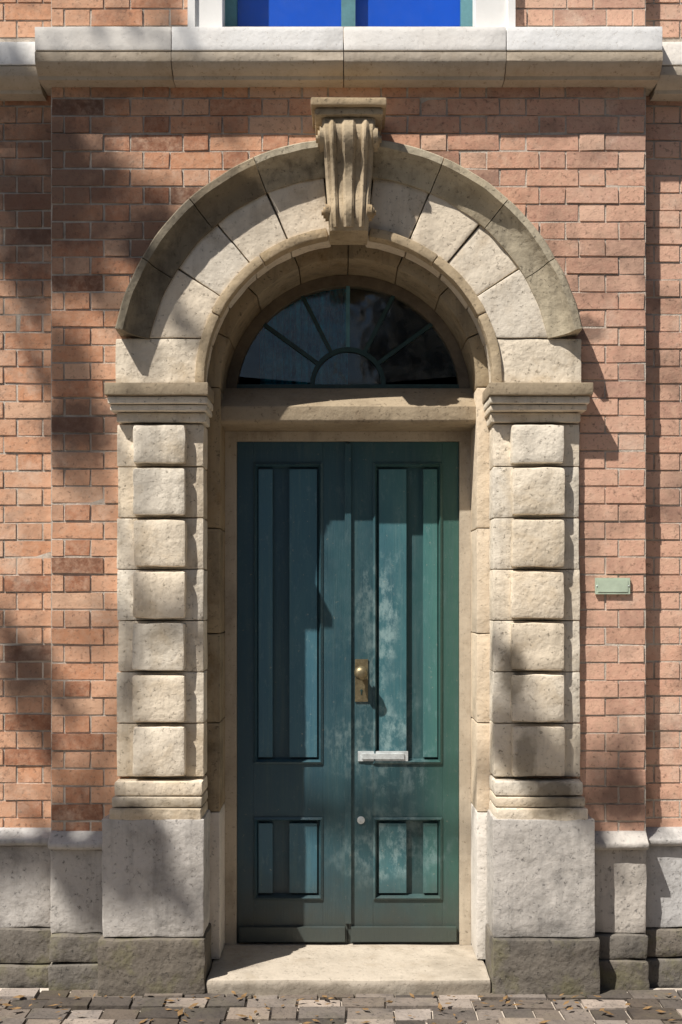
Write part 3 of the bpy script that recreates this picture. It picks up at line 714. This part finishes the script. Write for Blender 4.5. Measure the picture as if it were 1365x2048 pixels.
for px, py, t, r, n in sprays:
    c = over(px, py, t); base = min(mains[:2], key=lambda q: (q - c).length)
    limb(wood, curve(base, c + Vector((0, 0, 0.06)), 6, 0.12, 0.05), [.02, .016, .013, .011, .009, .007, .004], 6)
    for k in range(n):
        if k % 9 == 0:      # leaves sit in tufts along short twigs
            ax = Vector((rt.uniform(-1, 1), rt.uniform(-1, 1), rt.uniform(-.8, .5))).normalized(); org = Vector((rt.gauss(0, 1), rt.gauss(0, 1), rt.gauss(0, 1))) * r * 0.5
        q = org + ax * rt.uniform(-1, 1) * r * 0.8 + Vector((rt.gauss(0, 1), rt.gauss(0, 1), rt.gauss(0, 1))) * 0.028
        leafat(c + q)
for k in range(70):
    a = rt.uniform(0, 6.28); c = Vector((-0.9 + 1.5 * math.cos(a) * rt.random(), -0.4 + 1.6 * math.sin(a) * rt.random(), rt.uniform(7.6, 11.2)))
    wp = c + TO; sx = wp.x - 1.13 * wp.y; sz = wp.z + 2.15 * wp.y
    if sx > -2.1 and sz < 6.0: continue
    m = min(mains, key=lambda q: (q - c).length)
    limb(wood, curve(m, c, 4, 0, 0.05), [.015, .012, .009, .007, .004], 5)
    for j in range(60): leafat(c + Vector((rt.gauss(0, .24), rt.gauss(0, .24), rt.gauss(0, .2))))
finish('limbs', wood, M_BARK, tree, smooth=60)
finish('crown', leaves, M_LEAF, tree)

# fallen leaves and grit gathered along the foot of the wall
bm = bmesh.new(); rl = random.Random(5)
for k in range(150):
    x = rl.uniform(-1.5, 1.45); y = -0.15 - abs(rl.gauss(0, 0.17)); z = rl.uniform(0.008, 0.016); a = rl.uniform(0, 6.28); L = rl.uniform(0.008, 0.026); w_ = L * rl.uniform(.3, .5)
    u = Vector((math.cos(a), math.sin(a), rl.uniform(-.2, .3))); v = Vector((-math.sin(a), math.cos(a), rl.uniform(-.3, .3)))
    c = Vector((x, y, z)); pts = [c - u * L, c - u * L * .2 + v * w_, c + u * L, c - u * L * .2 - v * w_]
    vs = [bm.verts.new(q) for q in pts]; bm.faces.new((vs[0], vs[1], vs[2])); bm.faces.new((vs[0], vs[2], vs[3]))
finish('leaf_litter', bm, mat_plain('dry_leaves', (0.20, 0.12, 0.05), 0.8, var=0.6, scale=30), kind='stuff', label='small dry leaves scattered on the paving at the foot of the wall', cat='leaves')

# ------------------------------------------------------------------ unseen houses added over the street to block sky light and darken the glass
M_REND = mat_plain('grey_render', (0.22, 0.20, 0.18), 0.9, var=0.25, scale=1.5)
M_SLATE = mat_plain('slate_roofing', (0.07, 0.07, 0.08), 0.7, var=0.3, scale=3)
def facing_house(xa, xb, floors, eave, ridge, mat, label, doorx, loc):
    opp = empty('added_sky_block_house', loc, label=label, cat='house')
    def obox(name, x0, x1, y0, y1, z0, z1, m, parent=opp):
        bm = bmesh.new(); box(bm, x0, x1, y0, y1, z0, z1); bevel(bm, 0.01, 1); return finish(name, bm, m, parent)
    bm = bmesh.new(); box(bm, xa, xb, -5, -0.12, 0, eave)
    cols = [xa + 1.6 + i * 2.6 for i in range(int((xb - xa - 1.6) / 2.6) + 1) if xa + 1.6 + i * 2.6 < xb - 0.8]
    xs = [xa]
    for x in cols: xs += [x - 0.55, x + 0.55]
    xs.append(xb)
    for i in range(0, len(xs), 2): box(bm, xs[i], xs[i + 1], -0.119, 0, 0, eave)
    for k, x in enumerate(cols):
        z = 2.3 if k == doorx else 0.0
        if k == doorx: obox('door', x - 0.53, x + 0.53, -0.11, -0.06, 0, 2.29, M_FRAME)
        for a, b in floors:
            if k == doorx and a < 2.4: continue
            box(bm, x - 0.549, x + 0.549, -0.118, -0.001, z, a); z = b
            f = obox('window', x - 0.54, x + 0.54, -0.11, -0.07, a + 0.01, a + 0.09, M_WHITE)
            for e in (x - 0.54, x - 0.03, x + 0.48): obox('frame', e, e + 0.06, -0.11, -0.07, a + 0.091, b - 0.01, M_WHITE, f)
            obox('pane', x - 0.48, x + 0.48, -0.105, -0.10, a + 0.092, b - 0.02, M_DARK, f)
        box(bm, x - 0.549, x + 0.549, -0.118, -0.001, z, eave)
    finish('wall', bm, mat, opp)
    bm = bmesh.new(); sweep_x(bm, [(0.2, eave - 0.04), (-2.5, ridge), (-5.2, eave - 0.04)], xa, xb); finish('roof', bm, M_SLATE, opp)
facing_house(0.35, 13.0, [(1.2, 3.0), (4.1, 5.9), (6.8, 8.2)], 9.0, 10.5, M_REND, 'tall grey rendered house added out of view across the street to block sky light', 1, (0, -10.0, -0.035))
facing_house(-13.0, 0.33, [(1.0, 2.4)], 3.5, 4.6, M_REND, 'low single storey house added out of view across the street to block sky light', 2, (0, -10.0, -0.035))
